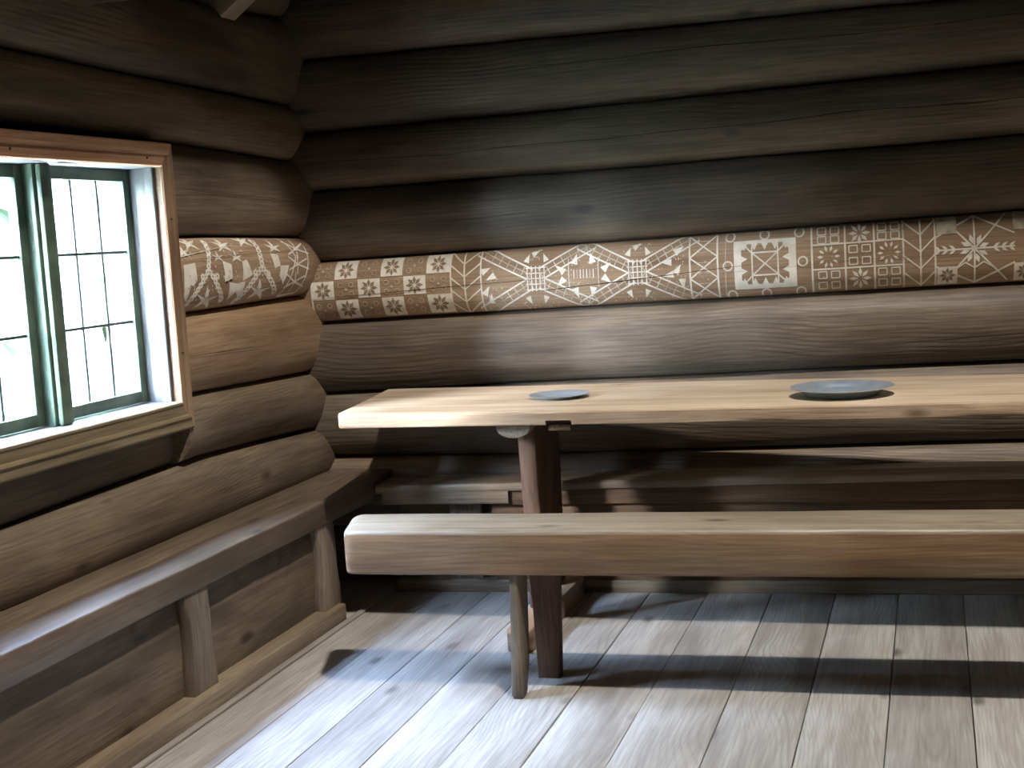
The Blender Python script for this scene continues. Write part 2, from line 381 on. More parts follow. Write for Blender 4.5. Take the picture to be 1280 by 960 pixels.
for i, (lo, hi) in enumerate(zip(lg_l, lg_l[1:])):
    b = (0.09, 0.09, 0.115, 0.10, 0.105, 0.11, 0.10, 0.085, 0.095, 0.09)[i]
    mat = [M['log_left'], M['log_left'], M['log_left'], M['log_left'], M['log_lit'], M['log_paint'], M['log_left'], M['log_left'], M['log'], M['log']][i]
    if i in (4, 5, 6):
        segs = ((-1.4, WY0), (WY1, 5.22))
    elif i == 3: segs = ((-1.4, 2.69), (2.69, 3.825), (3.825, 5.22))
    else: segs = ((-1.4, 5.22),)
    for (a, c) in segs:
        lg = Log(a, c, lo, hi, 0.035 if (i == 3 and 0 < a < 3) else b, 5.7*i+2)
        if i == 3 and 0 < a < 3: lg.zhi = [(-1.5, 0.81), (5, 0.81)]      # hewn back under the window
        if i == 7: lg.zlo = lo
        o = lg.build('log', mat, wl, (0, 0, 0), LROT)
        LLog[(i, a > 3)] = (lg, o)
tag(LLog[(5, True)][1], 'brown washed log stub painted with white figures')
crack(LLog[(4, True)][0], 3.82, 4.35, 0.50, 0.46, 0.0022, LLog[(4, True)][1], seed=3)
crack(LLog[(5, True)][0], 3.82, 4.75, 0.68, 0.78, 0.0012, LLog[(5, True)][1], seed=4)
crack(LLog[(6, True)][0], 3.95, 4.85, 0.48, 0.44, 0.0012, LLog[(6, True)][1], seed=6, amp=0.02)
crack(LLog[(3, True)][0], 3.9, 4.6, 0.30, 0.35, 0.0010, LLog[(3, True)][1], seed=7)

def box(name, x0, x1, y0, y1, z0, z1, mat, parent=None, kind=None, bev=0.0):
    bm = bmesh.new()
    bmesh.ops.create_cube(bm, size=1, matrix=Matrix.Translation(((x0+x1)/2, (y0+y1)/2, (z0+z1)/2)) @ Matrix.Diagonal((x1-x0, y1-y0, z1-z0, 1)))
    if bev: bmesh.ops.bevel(bm, geom=list(bm.edges), offset=bev, segments=2, affect='EDGES', profile=0.5)
    o = mesh_obj(name, bm, mat, parent, smooth=bool(bev), ang=40)
    if kind: o['kind'] = kind
    return o
# added dark backing behind the courses keeps daylight out of the joints
box('light_seal', -2.475, -2.40, -1.5, WY0-0.03, -0.05, 2.5, M['crack'], kind='structure')
box('light_seal', -2.475, -2.40, WY1+0.01, 5.2, -0.05, 2.5, M['crack'], kind='structure')
box('light_seal', -2.475, -2.40, WY0-0.03, WY1+0.01, -0.05, 0.818, M['crack'], kind='structure')
box('light_seal', -2.475, -2.40, WY0-0.03, WY1+0.01, 1.61, 2.5, M['crack'], kind='structure')
bm = bmesh.new(); bmesh.ops.create_cube(bm, size=1, matrix=Matrix.Translation((0.6, 0.08, 1.2)) @ Matrix.Diagonal((6.4, 0.06, 2.6, 1)))
o = mesh_obj('light_seal', bm, M['crack'], smooth=False); o.location = (0, 5.04, 0); o.rotation_euler = (0, 0, PSI); o['kind'] = 'structure'
# walls outside the frame (they close the room)
box('wall_right', 3.62, 3.85, -1.6, 5.4, -0.1, 2.5, M['low_bounce'], kind='structure')
box('wall_front', -2.6, 3.85, -1.75, -1.5, -0.1, 2.5, M['low_bounce'], kind='structure')
def gable(name, y0, y1):
    bm = bmesh.new(); prof = [(-2.7, 2.3), (3.95, 2.3), (0.62, 4.75)]
    loft(bm, [[(x, y0, z) for x, z in prof], [(x, y1, z) for x, z in prof]])
    mesh_obj(name, bm, M['low_bounce'], smooth=False)['kind'] = 'structure'
gable('wall_back', 5.12, 5.30); gable('wall_front', -1.75, -1.5)
# roof: two slopes with a square smoke hole at the ridge under a hood
HX, HY, A = HOLE[0], HOLE[1], 1.44
SL = 0.70; ZR = 2.42
def slope(sgn, u0, u1, y0, y1):
    """roof boarding between horizontal distances u0..u1 from the eaves"""
    bm = bmesh.new(); xe = -2.7 if sgn > 0 else 3.94
    pts = []
    for u, dz in ((u0, 0), (u1, 0), (u1, 0.08), (u0, 0.08)):
        pts.append((xe+sgn*u, ZR-0.22+SL*u+dz))
    loft(bm, [[(x, y0, z) for x, z in pts], [(x, y1, z) for x, z in pts]])
    o = mesh_obj('ceiling', bm, M['low_bounce'], smooth=False); o['kind'] = 'structure'
for sgn, ue in ((1, HX-A+2.7), (-1, 3.94-HX-A)):
    slope(sgn, 0, ue, -1.8, 5.5)
    slope(sgn, ue, 3.34, -1.8, HY-A); slope(sgn, ue, 3.34, HY+A, 5.5)
for (a, b, c, d) in ((HX-A-0.05, HX-A, HY-A-0.05, HY+A+0.05), (HX+A, HX+A+0.05, HY-A-0.05, HY+A+0.05), (HX-A, HX+A, HY-A-0.05, HY-A), (HX-A, HX+A, HY+A, HY+A+0.05)):
    box('ceiling', a, b, c, d, 3.40, 5.62, M['crack'], kind='structure')  # unseen hood boards kept near-black to cut scattered light
box('ceiling', HX-A-0.05, HX+A+0.05, HY-A-0.05, HY+A+0.05, 5.60, 5.66, M['crack'], kind='structure')

# cross beam and rafter seen in the top left corner
bm = plank_bm(-2.60, -2.02, 3.38, 3.50, 2.032, 2.19, 0.008, 8, 0.004, 5)
tag(mesh_obj('beam_end', bm, M['log']), 'dark beam end jutting from the left wall high above the window', 'beam')
def rafter(y, w=0.10, t=0.07):
    bm = bmesh.new(); secs = []
    L = 3.35/math.cos(math.atan(SL)); n = 16
    for i in range(n+1):
        x = L*i/n; secs.append([(x, y_, z_) for y_, z_ in rrect(-w/2, w/2, 0.0, t, 0.006)])
    loft(bm, secs)
    o = mesh_obj('rafter', bm, M['bench_top']); o.location = (-2.365, y, 2.062); o.rotation_euler = (0, -math.atan(SL), 0); return o
tag(rafter(4.35), 'light grey rafter end resting near the top left corner', 'rafter')

# ------------------------------------------------------------------ window (setting)
win = empty('window_1', (-2.38, 3.36, 0)); tag(win, kind='structure')
def wbox(name, x0, x1, y0, y1, z0, z1, mat, bev=0.003, parent=None):
    """world coords; grain along the longest side"""
    d = (x1-x0, y1-y0, z1-z0); k = d.index(max(d)); bm = bmesh.new()
    bmesh.ops.create_cube(bm, size=1, matrix=Matrix.Diagonal(((d[k],) + tuple(d[j] for j in ((1, 2) if k == 0 else (2, 0) if k == 1 else (0, 1)))) + (1,)))
    if bev: bmesh.ops.bevel(bm, geom=list(bm.edges), offset=bev, segments=2, affect='EDGES', profile=0.5)
    o = mesh_obj(name, bm, mat, None, ang=40)
    mats = (Matrix.Identity(4), Matrix(((0, 0, 1, 0), (1, 0, 0, 0), (0, 1, 0, 0), (0, 0, 0, 1))), UP)[k]
    o.matrix_world = Matrix.Translation(((x0+x1)/2, (y0+y1)/2, (z0+z1)/2)) @ mats
    p = parent or win
    mw = Matrix.Translation(((x0+x1)/2, (y0+y1)/2, (z0+z1)/2)) @ mats; o.parent = p
    par = Matrix.Translation((-2.38, 3.36, 0))
    o.matrix_local = par.inverted() @ mw
    return o
XG = -2.385
IY0, IY1, IZ0, IZ1 = 2.790, 3.775, 0.850, 1.580      # clear opening at the casing
# casing: mitred moulded boards; profile across the width (u 0 inner .. W outer, height toward room)
def casing(name, mat, p_in0, p_in1, p_out0, p_out1, prof):
    """p_* are (y,z) of inner and outer ends; prof list of (u, h)"""
    bm = bmesh.new(); secs = []
    for (pi, po) in ((p_in0, p_out0), (p_in1, p_out1)):
        ring = []
        for (u, h) in prof:
            ring.append((pi, po, u, h))
        secs.append(ring)
    # local frame: X along piece
    d = Vector((p_in1[0]-p_in0[0], p_in1[1]-p_in0[1])); 
    horiz = abs(d.x) > abs(d.y)
    rings = []
    for ring in secs:
        rr = []
        for (pi, po, u, h) in ring:
            y = pi[0]+(po[0]-pi[0])*u; z = pi[1]+(po[1]-pi[1])*u; x = -2.295+h
            if horiz: rr.append((y-3.36, -(x+2.38), z))            # rotated by 90 deg about Z
            else: rr.append((z, x+2.38, y-3.36))
        rings.append(rr)
    loft(bm, rings)
    o = mesh_obj(name, bm, mat, win, ang=30)
    if horiz: o.rotation_euler = (0, 0, math.pi/2)
    else: o.matrix_local = UP
    return o
prof = [(0, -0.02), (0, 0.024), (0.05, 0.030), (0.12, 0.030), (0.17, 0.026), (0.48, 0.026), (0.52, 0.033), (0.60, 0.036), (0.66, 0.033), (0.69, 0.030), (0.93, 0.030), (1.0, 0.024), (1.0, -0.02)]
OY0, OY1, OZ0, OZ1 = 2.715, 3.845, 0.757, 1.655
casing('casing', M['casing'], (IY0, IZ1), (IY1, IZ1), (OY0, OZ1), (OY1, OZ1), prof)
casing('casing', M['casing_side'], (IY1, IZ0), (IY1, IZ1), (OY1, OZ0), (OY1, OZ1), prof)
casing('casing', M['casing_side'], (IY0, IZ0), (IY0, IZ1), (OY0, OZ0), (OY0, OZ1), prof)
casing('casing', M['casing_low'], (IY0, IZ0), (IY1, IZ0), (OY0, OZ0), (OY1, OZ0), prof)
# jambs, head and sill of the box frame
wbox('jamb', -2.50, -2.272, IY1, IY1+0.028, IZ0-0.02, IZ1+0.02, M['jamb'])
wbox('jamb', -2.50, -2.272, IY0-0.028, IY0, IZ0-0.02, IZ1+0.02, M['jamb'])
wbox('head', -2.50, -2.272, IY0-0.02, IY1+0.02, IZ1, IZ1+0.028, M['jamb'])
wbox('window_sill', -2.50, -2.270, IY0-0.02, IY1+0.02, IZ0-0.03, IZ0, M['jamb'])
for y in (IY1-0.012,): wbox('bead', -2.325, -2.295, y, IY1, IZ0, IZ1, M['jamb'], 0.002)
# sashes: x = XG
def sash(y0, y1):
    s = empty('sash', (0, 0, 0)); s.parent = win; s.location = (0, 0, 0)
    w_, t = 0.034, 0.030
    z0, z1 = IZ0+0.004, IZ1-0.002
    def part(name, *a, mat=M['sash'], bev=0.003):
        return wbox(name, *a, mat, bev, s)
    part('stile', XG-t, XG, y0, y0+w_, z0, z1); part('stile', XG-t, XG, y1-w_, y1, z0, z1)
    part('rail', XG-t, XG, y0+w_, y1-w_, z0, z0+0.036); part('rail', XG-t, XG, y0+w_, y1-w_, z1-0.036, z1)
    ys = [y0+w_+(y1-y0-2*w_)*k/3 for k in range(4)]
    zs = [z0+0.036, 1.109, 1.326, z1-0.036]
    for y in ys[1:3]: part('glazing_bar', XG-0.018, XG-0.010, y-0.0045, y+0.0045, zs[0], zs[-1], mat=M['lead'], bev=0.001)
    for z in zs[1:3]: part('glazing_bar', XG-0.018, XG-0.008, ys[0], ys[-1], z-0.0045, z+0.0045, mat=M['lead'], bev=0.001)
    for a, b in zip(ys, ys[1:]):
        for c, d in zip(zs, zs[1:]):
            part('pane', XG-0.0155, XG-0.0130, a+0.001, b-0.001, c+0.001, d-0.001, mat=M['glass'], bev=0)
sash(3.318, IY1)
sash(IY0, 3.247)
wbox('mullion', -2.43, -2.352, 3.247, 3.318, IZ0, IZ1, M['sash'], 0.004)
wbox('mullion_cover', -2.352, -2.332, 3.256, 3.309, IZ0, IZ1, M['sash'], 0.008)
for (y, z) in ((3.05, 1.605), (3.70, 1.605), (3.81, 1.42), (3.81, 1.0)):
    bm = bmesh.new(); bmesh.ops.create_uvsphere(bm, u_segments=10, v_segments=6, radius=0.004)
    mesh_obj('nail', bm, M['nail'], win, (0.112, y-3.36, z))

# ------------------------------------------------------------------ outside
bm = bmesh.new(); bmesh.ops.create_grid(bm, x_segments=40, y_segments=40, size=30)
for v in bm.verts: v.co.z = -0.6+0.25*nz(v.co.x*0.15, v.co.y*0.15, 0); v.co.x -= 33.5
tag(mesh_obj('grass_ground', bm, M['grass']), kind='structure')
def tree(x, y, h, r, lab, cr_):
    t = empty('tree', (x, y, -0.6)); tag(t, lab, 'tree')
    bm = bmesh.new(); secs = []
    for i in range(9):
        z = h*i/8; rr = r*(1-0.6*i/8)+(0.05 if i == 0 else 0)
        ox, oy = 0.15*nz(z*0.6, x, y), 0.15*nz(z*0.6, y, x+5)
        secs.append([(ox+rr*math.cos(a*math.pi/5), oy+rr*math.sin(a*math.pi/5), z) for a in range(10)])
    loft(bm, secs); mesh_obj('trunk', bm, M['bark'], t, ang=60)
    bm = bmesh.new()
    for k in range(700):
        a = R.uniform(0, 6.28); q = cr_*R.random()**0.5; z = h*R.uniform(0.55, 1.15)
        c = Vector((q*math.cos(a), q*math.sin(a), z)); s = R.uniform(0.05, 0.11)
        n_ = Vector((R.gauss(0, 1), R.gauss(0, 1), R.gauss(0, 1))).normalized(); u = n_.orthogonal().normalized(); v_ = n_.cross(u)
        vs = [bm.verts.new(c+u*s*a_+v_*s*b_) for a_, b_ in ((-1, 0), (-0.2, 0.45), (1, 0), (-0.2, -0.45))]
        bm.faces.new(vs)
    tag(mesh_obj('foliage', bm, M['leaf'], t, smooth=False), kind='stuff')
tree(-5.6, 8.05, 4.6, 0.16, 'leafy tree with a slim trunk closest outside, behind the right window panes', 1.2)
# a close stand of spruces added to shade the low sky outside the window
def spruce():
    t = empty('added_spruce', (0, 0, -0.7))
    bm = bmesh.new(); secs = []
    for i in range(7):
        z = 8.6*i/6; rr = 0.17*(1-0.9*i/6)+0.01
        secs.append([(rr*math.cos(a*math.pi/4), rr*math.sin(a*math.pi/4), z) for a in range(8)])
    loft(bm, secs); mesh_obj('trunk', bm, M['bark'], t, ang=60)
    bm = bmesh.new(); T = 15
    for k in range(T):
        z0 = 0.5+8.2*k/T; r0 = 0.98*(1-k/T)**0.6+0.10; top = bm.verts.new((0, 0, z0+1.25)); ring = []
        N = 30
        for a in range(N):
            q = r0*(1.0 if a % 2 else 0.72)*R.uniform(0.85, 1.12); th = 6.2832*(a+0.3*k)/N
            ring.append(bm.verts.new((q*math.cos(th), q*math.sin(th), z0-(0.30 if a % 2 else 0.05)+R.uniform(-0.1, 0.1))))
        for a in range(N): bm.faces.new((top, ring[a], ring[(a+1) % N]))
        bm.faces.new(list(reversed(ring)))
    tag(mesh_obj('foliage', bm, M['needles'], t, smooth=False), kind='stuff')
    return t
first = spruce(); LABEL = 'tall dark green spruce added in the bright haze outside the window to shade the low sky'; used = False
for row, (rad, off, sc) in enumerate(((8.2, 0.0, 1.0), (11.2, 0.14, 1.36))):
    for k in range(11):
        th = math.radians(100+16*k)+off
        x, y = -2.4+rad*math.cos(th), 3.3+rad*math.sin(th)
        if x > -4.2 or abs(math.degrees(th)-231.5) < 8: continue          # a gap towards the hazy sun
        if not used: t = first; used = True
        else:
            t = first.copy(); COL.objects.link(t)
            for ch in list(first.children):
                c = ch.copy(); COL.objects.link(c); c.parent = t
        t.location = (x, y, -0.7); t.rotation_euler = (0, 0, R.uniform(0, 6)); q = sc*R.uniform(0.95, 1.04); t.scale = (q, q, q)
        tag(t, LABEL, 'tree', 'added spruces outside the window')

# ------------------------------------------------------------------ wall bench along the left wall
lb = empty('wall_bench', (-2.02, 2.0, 0)); tag(lb, 'long built-in plank bench along the left log wall below the window', 'bench')
def lw(name, y0, y1, x0, x1, z0, z1, mat, parent=lb, r=0.004, wob=0.0015, zs=0.0):
    """board running along world Y; coordinates world"""
    bm = plank_bm(y0, y1, -x1, -x0, z0, z1, r, 0, wob, R.uniform(0, 90))
    o = mesh_obj(name, bm, mat, None, ang=40); o.parent = parent
    pl = Matrix.Translation(parent.location)
    o.matrix_local = pl.inverted() @ Matrix.Rotation(math.pi/2, 4, 'Z'); return o
lw('seat_board', -0.6, 4.99, -2.34, -2.155, 0.405, 0.434, M['seat_dark'], wob=0.002)
lw('seat_board', -0.6, 4.985, -2.152, -2.018, 0.356, 0.437, M['seat_dark'], r=(0.006, 0.007, 0.004, 0.004), wob=0.002)
lw('panel', -0.6, 4.26, -2.085, -2.058, 0.05, 0.355, M['panel'])
lw('ledge', -0.6, 4.29, -2.16, -1.995, 0.0, 0.062, M['seat'], r=(0.003, 0.008, 0.003, 0.003))
lw('floor_strip', -0.6, 4.40, -1.994, -1.972, 0.0, 0.010, M['floor'], r=0.003)
def lpost(y, w0, w1):
    # front face shaped: narrow at the top, widening from mid height
    secs = [(0.060, -2.062, -2.022, y-w1*0.5, y+w1*0.55), (0.12, -2.062, -2.020, y-w1*0.48, y+w1*0.52), (0.20, -2.062, -2.018, y-w1*0.42, y+w1*0.38),
            (0.27, -2.062, -2.019, y-w1*0.45, y+w1*0.42), (0.356, -2.062, -2.026, y-w1*0.56, y+w1*0.46)]
    o = mesh_obj('post', post_bm([(z, a+2.02, b+2.02, c-2.0, d-2.0) for (z, a, b, c, d) in secs]), M['leg'], lb, ang=50)
    o.matrix_local = UP; return o
for y in (3.37, 4.245, 2.2, 1.0, 0.0): lpost(y, 0.12, 0.13)

# ------------------------------------------------------------------ wall bench along the back wall
bb = empty('wall_bench', (-0.2, 4.72, 0), PSI); tag(bb, 'long built-in plank bench along the back log wall behind the table', 'bench')
def bw(name, x0, x1, y0, y1, z0, z1, mat, **k): return plank(name, x0+0.2, x1+0.2, y0, y1, z0, z1, mat, bb, **k)
bw('seat_board', -2.005, 3.4, 0.02, 0.30, 0.397, 0.428, M['seat'], r=(0.004, 0.010, 0.004, 0.004), wob=0.002)
for o in [bb.children[-1]]: o.rotation_euler = (0, -0.010, 0)
bw('apron', -1.985, -1.500, 0.021, 0.06, 0.338, 0.400, M['seat'])
bm = plank_bm(-1.575+0.2, 3.4+0.2, 0.062, 0.085, 0.046, 0.345, 0.003, 0, 0.0015, 3)
bm = plank_bm(-1.498+0.2, 3.4+0.2, 0.036, 0.085, 0.330, 0.400, 0.003, 0, 0.0015, 4, bm=bm)
mesh_obj('panel', bm, M['panel_dark'], bb)
bm = plank_bm(0, 0.30, 0, 0.09, 0, 0.02)
bm.free()
bw('ledge', -1.96, 3.4, 0.05, 0.13, 0.0, 0.046, M['seat'])
p = mesh_obj('post', post_bm([(0.046, -1.745+0.2, -1.625+0.2, 0.07, 0.11), (0.2, -1.735+0.2, -1.635+0.2, 0.07, 0.11), (0.345, -1.745+0.2, -1.615+0.2, 0.07, 0.11)]), M['leg'], bb, ang=50); p.matrix_local = UP
bw('back_board', -1.98, -1.56, 0.20, 0.225, 0.0, 0.40, M['panel'])

# ------------------------------------------------------------------ table
tb = empty('table', (-0.2, 4.45, 0)); tag(tb, 'long heavy plank table with worn pale top and trestle supports', 'table')
def lerp(a, b, t): return a+(b-a)*t
def table_top():
    bm = bmesh.new(); secs = []
    xs = [-1.890, -1.884, -1.872, -1.85, -1.80, -1.70] + [-1.6+0.08*i for i in range(5)] + [-1.172, -1.171, -1.170+0.04, -1.089, -1.088] + [-1.0+0.08*i for i in range(39)]
    for i, x in enumerate(xs):
        yf = 4.080+0.018*max(0, x+0.7)+0.002*nz(x*3, 0, 0); yb = 4.80-0.03*max(0, x+1.0)
        if x < -1.87: yf += (x+1.87)*-1.6
        notch = -1.171 <= x <= -1.089
        zt = 0.755+0.0015*nz(x*2, 3, 0); zb = 0.710+0.002*nz(x*3, 5, 0); nzb = zb+(0.016 if notch else 0)
        jag = 0.0025*nz(x*22, 7, 1)+0.0015*nz(x*60, 1, 1)
        # slanted left end: the back corner lies farther left
        sh = lambda y: x-(0.10*(y-yf)/0.7)*max(0, min(1, (-1.5-x)/0.39))
        ring = [(yb, zb), (yb, zt-0.004), (yb-0.004, zt), ((yf+yb)/2+0.05, zt-0.001), (yf+0.012, zt), (yf+0.005+jag, zt-0.0015), (yf, zt-0.006-abs(jag)), (yf, zt-0.03), (yf+0.001, nzb+0.003), (yf+0.004, nzb), (yf+0.055, nzb), (yf+0.056, zb)]
        secs.append([(sh(y)+0.2, y-4.45, z) for y, z in ring])
    #  faces 3,4 are top; front faces 5..8 edge
    loft(bm, secs, [0, 0, 0, 0, 0, 1, 1, 1, 1, 0, 0, 0])
    return bm
mesh_obj('tabletop', table_top(), [M['table'], M['table_edge']], tb, ang=40)
def trestle(px):
    # sled foot, front and rear post, half round bearer
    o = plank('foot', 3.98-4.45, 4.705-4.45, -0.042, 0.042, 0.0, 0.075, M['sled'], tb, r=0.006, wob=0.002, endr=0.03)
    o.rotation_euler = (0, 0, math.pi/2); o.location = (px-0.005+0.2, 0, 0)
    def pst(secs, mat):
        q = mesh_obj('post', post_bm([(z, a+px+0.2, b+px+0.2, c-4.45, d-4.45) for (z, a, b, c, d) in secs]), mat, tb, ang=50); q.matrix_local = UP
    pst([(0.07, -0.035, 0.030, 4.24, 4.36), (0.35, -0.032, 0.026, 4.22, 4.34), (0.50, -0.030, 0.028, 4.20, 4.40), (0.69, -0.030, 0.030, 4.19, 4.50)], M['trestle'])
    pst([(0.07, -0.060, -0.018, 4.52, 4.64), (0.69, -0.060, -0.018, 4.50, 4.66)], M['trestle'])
    # bearer running across under the top
    bm = bmesh.new(); secs = []
    for y in [4.135+0.06*i for i in range(11)]:
        ring = [(y-4.45, -(0.058*math.cos(math.pi*k/12)), 0.708-0.046*math.sin(math.pi*k/12)**0.8) for k in range(13)]
        secs.append(ring)
    loft(bm, secs)
    o = mesh_obj('bearer', bm, M['leg'], tb, ang=50); o.rotation_euler = (0, 0, math.pi/2); o.location = (px-0.026+0.2, 0, 0)
    return o
trestle(-1.27)
trestle(1.55)
# cleat let into the underside beside the trestle
for cx in (-1.13, 1.69):
    o = plank('cleat', 4.092-4.45, 4.74-4.45, -0.036, 0.036, 0.692, 0.7095, M['trestle'], tb, r=0.003)
    o.rotation_euler = (0, 0, math.pi/2); o.location = (cx+0.2, 0, 0)

# ------------------------------------------------------------------ free bench in front
fb = empty('bench', (-0.2, 3.70, 0), 0.040); tag(fb, 'thick beam bench with rounded ends standing in front of the table', 'bench')
def beam():
    bm = bmesh.new(); secs = []
    L0, L1 = -1.462, 2.4
    xs = [0.0, 0.002, 0.006, 0.014, 0.024, 0.04] + [0.1+0.08*i for i in range(47)]
    for x in xs:
        # plan rounding at the left end
        e_ = max(0.0, 1-x/0.03); inset = 0.030*(1-math.sqrt(max(0, 1-e_*e_)))
        yf = -0.077+inset+0.0025*nz(x*1.7, 2, 0); yb = 0.165-inset+0.02*min(1, x/2)-0.004
        zt = 0.486-inset*0.5+0.0015*nz(x*3, 1, 4); zb = 0.356+inset*0.5+0.002*nz(x*2.1, 8, 4)
        pts = rrect(yf, yb, zb, zt, (0.009, 0.013, 0.012, 0.006))
        ring = []
        for (y, z) in pts:
            k = (y-yf)/(yb-yf)
            ring.append((L0+x-0.05*k*max(0, 1-x/0.5)+0.0, y+0.0012*nz(x*7, z*30, 2), z+0.0012*nz(x*8, y*30, 6)))
        secs.append(ring)
    loft(bm, secs, [0, 0, 0, 0, 1, 1, 1, 1, 1, 1, 0, 0, 0, 0, 0, 0])
    return bm
mesh_obj('seat_beam', beam(), [M['bench'], M['bench_top']], fb, ang=45)
def bleg(secs, px, mat):
    """slanted plank leg: list of (z, x0, x1, y0, y1)"""
    o = mesh_obj('leg', post_bm([(z, a+px, b+px, c, d) for (z, a, b, c, d) in secs]), mat, fb, ang=50); o.matrix_local = UP; return o
for px in (-0.955, 2.0):
    bleg([(0.0, -0.017, 0.010, -0.080, -0.048), (0.012, -0.021, 0.014, -0.086, -0.035), (0.10, -0.020, 0.014, -0.080, 0.010), (0.22, -0.016, 0.011, -0.070, 0.035), (0.36, -0.014, 0.010, -0.062, 0.05)], px, M['leg'])
    bleg([(0.0, 0.010, 0.078, 0.105, 0.145), (0.20, 0.008, 0.088, 0.095, 0.135), (0.36, 0.004, 0.098, 0.080, 0.120)], px, M['trestle'])

# ------------------------------------------------------------------ pewter plates
def plate(name, loc, rad, depth, rimh, label):
    prof = [(0, depth*0.18), (0.55, depth*0.14), (0.68, depth*0.22), (0.76, depth*0.50), (0.80, depth*0.74), (0.84, depth*0.84), (0.96, depth*1.0), (0.985, depth*1.06), (1.0, depth*1.02),
            (0.99, depth*0.93), (0.84, depth*0.70), (0.79, depth*0.58), (0.74, depth*0.32), (0.66, 0.0), (0, 0.0)]
    bm = bmesh.new(); N = 72; rings = []
    for (r, z) in prof:
        if r == 0: rings.append([bm.verts.new((0, 0, z))]); continue
        rings.append([bm.verts.new((rad*r*math.cos(2*math.pi*k/N), rad*r*math.sin(2*math.pi*k/N), z)) for k in range(N)])
    for a, b in zip(rings, rings[1:]):
        for k in range(N):
            j = (k+1) % N
            if len(a) == 1: bm.faces.new((a[0], b[k], b[j]))
            elif len(b) == 1: bm.faces.new((a[k], a[j], b[0]))
            else: bm.faces.new((a[k], a[j], b[j], b[k]))
    o = mesh_obj(name, bm, M['pewter'], None, loc, ang=50); tag(o, label, 'plate'); return o
plate('plate', (-0.280, 4.31, 0.7555), 0.158, 0.028, 0, 'large shiny pewter dish on the right part of the table')
plate('plate', (-1.215, 4.42, 0.7555), 0.104, 0.012, 0, 'small flat pewter plate near the left end of the table')

# ------------------------------------------------------------------ painted ornament
class Decal:
    def __init__(s, log): s.log = log; s.b = {}; 
    def poly(s, pts, layer=0):
        """convex polygon in (x, f): clip into height strips and lay on the log face"""
        K = 26; bm = s.b.setdefault(layer, bmesh.new())
        for k in range(K):
            a, b = k/K, (k+1)/K
            q = clip(clip(pts, a, 1), b, -1)
            if len(q) < 3: continue
            ar = sum(q[i][0]*q[(i+1) % len(q)][1]-q[(i+1) % len(q)][0]*q[i][1] for i in range(len(q)))
            if abs(ar) < 1e-7: continue
            off = 0.0012+0.0006*layer
            vs = [bm.verts.new(s.log.pt(x, s.log.fz(min(0.985, max(0.015, f))), off)) for x, f in q]
            try: bm.faces.new(vs)
            except ValueError: pass
    def line(s, p, q, w=0.004, layer=0):
        H = 0.235; dx, dy = q[0]-p[0], (q[1]-p[1])*H; L = math.hypot(dx, dy)
        nx, ny = -dy/L*w/2, dx/L*w/2/H
        j = 0.12*w*nz(p[0]*50, p[1]*50, 1)
        s.poly([(p[0]+nx, p[1]+ny), (q[0]+nx*0.85+j, q[1]+ny*0.85), (q[0]-nx*0.85+j, q[1]-ny*0.85), (p[0]-nx, p[1]-ny)], layer)
    def pl(s, pts, w=0.004, layer=0, close=False):
        if close: pts = list(pts)+[pts[0]]
        for a, b in zip(pts, pts[1:]): s.line(a, b, w, layer)
    def rect(s, x0, x1, f0, f1, layer=0): s.poly([(x0, f0), (x1, f0), (x1, f1), (x0, f1)], layer)
    def ring(s, x, f, r, w=0.003, n=9, layer=0):
        H = 0.235; s.pl([(x+r*math.cos(6.2832*k/n), f+r/H*math.sin(6.2832*k/n)) for k in range(n)], w, layer, True)
    def dot(s, x, f, r, layer=0):
        H = 0.235; s.poly([(x+r*math.cos(6.2832*k/6), f+r/H*math.sin(6.2832*k/6)) for k in range(6)], layer)
    def petal(s, x, f, a, r0, r1, w, layer=0):
        H = 0.235; c, d = math.cos(a), math.sin(a); m_ = (r0+r1)/2
        P = [(r0, 0), (m_, w/2), (r1, 0), (m_, -w/2)]
        s.poly([(x+u*c-v*d, f+(u*d+v*c)/H) for u, v in P], layer)
    def flower(s, x, f, r, layer=0, n=8, w=None):
        for k in range(n): s.petal(x, f, 6.2832*k/n+0.39*(n == 8)*0, r*0.14, r, w or r*0.42, layer)
    def finish(s, name, mats, parent):
        for layer, bm in s.b.items():
            mesh_obj(name, bm, mats[layer], parent, ang=180)
def clip(pts, lim, sgn):
    out = []
    for i in range(len(pts)):
        p, q = pts[i], pts[(i+1) % len(pts)]
        a, b = sgn*(p[1]-lim), sgn*(q[1]-lim)
        if a >= 0: out.append(p)
        if (a >= 0) != (b >= 0):
            t = a/(a-b); out.append((p[0]+(q[0]-p[0])*t, lim))
    return out
def U(px):      # measured stations along the painted log -> metres along the wall
    return (px-1184.94)/(1184.94*0.0+1)*0+UX(px)
def UX(px):
    tab = [(400, -2.300), (480, -2.015), (560, -1.745), (640, -1.490), (720, -1.245), (800, -1.012), (840, -0.900), (920, -0.680), (1000, -0.468), (1080, -0.262), (1160, -0.063), (1240, 0.130), (1300, 0.270), (1700, 1.12)]
    for (a, b), (c, d) in zip(tab, tab[1:]):
        if px <= c: return b+(d-b)*(px-a)/(c-a)
    return tab[-1][1]
D = Decal(BL[4])
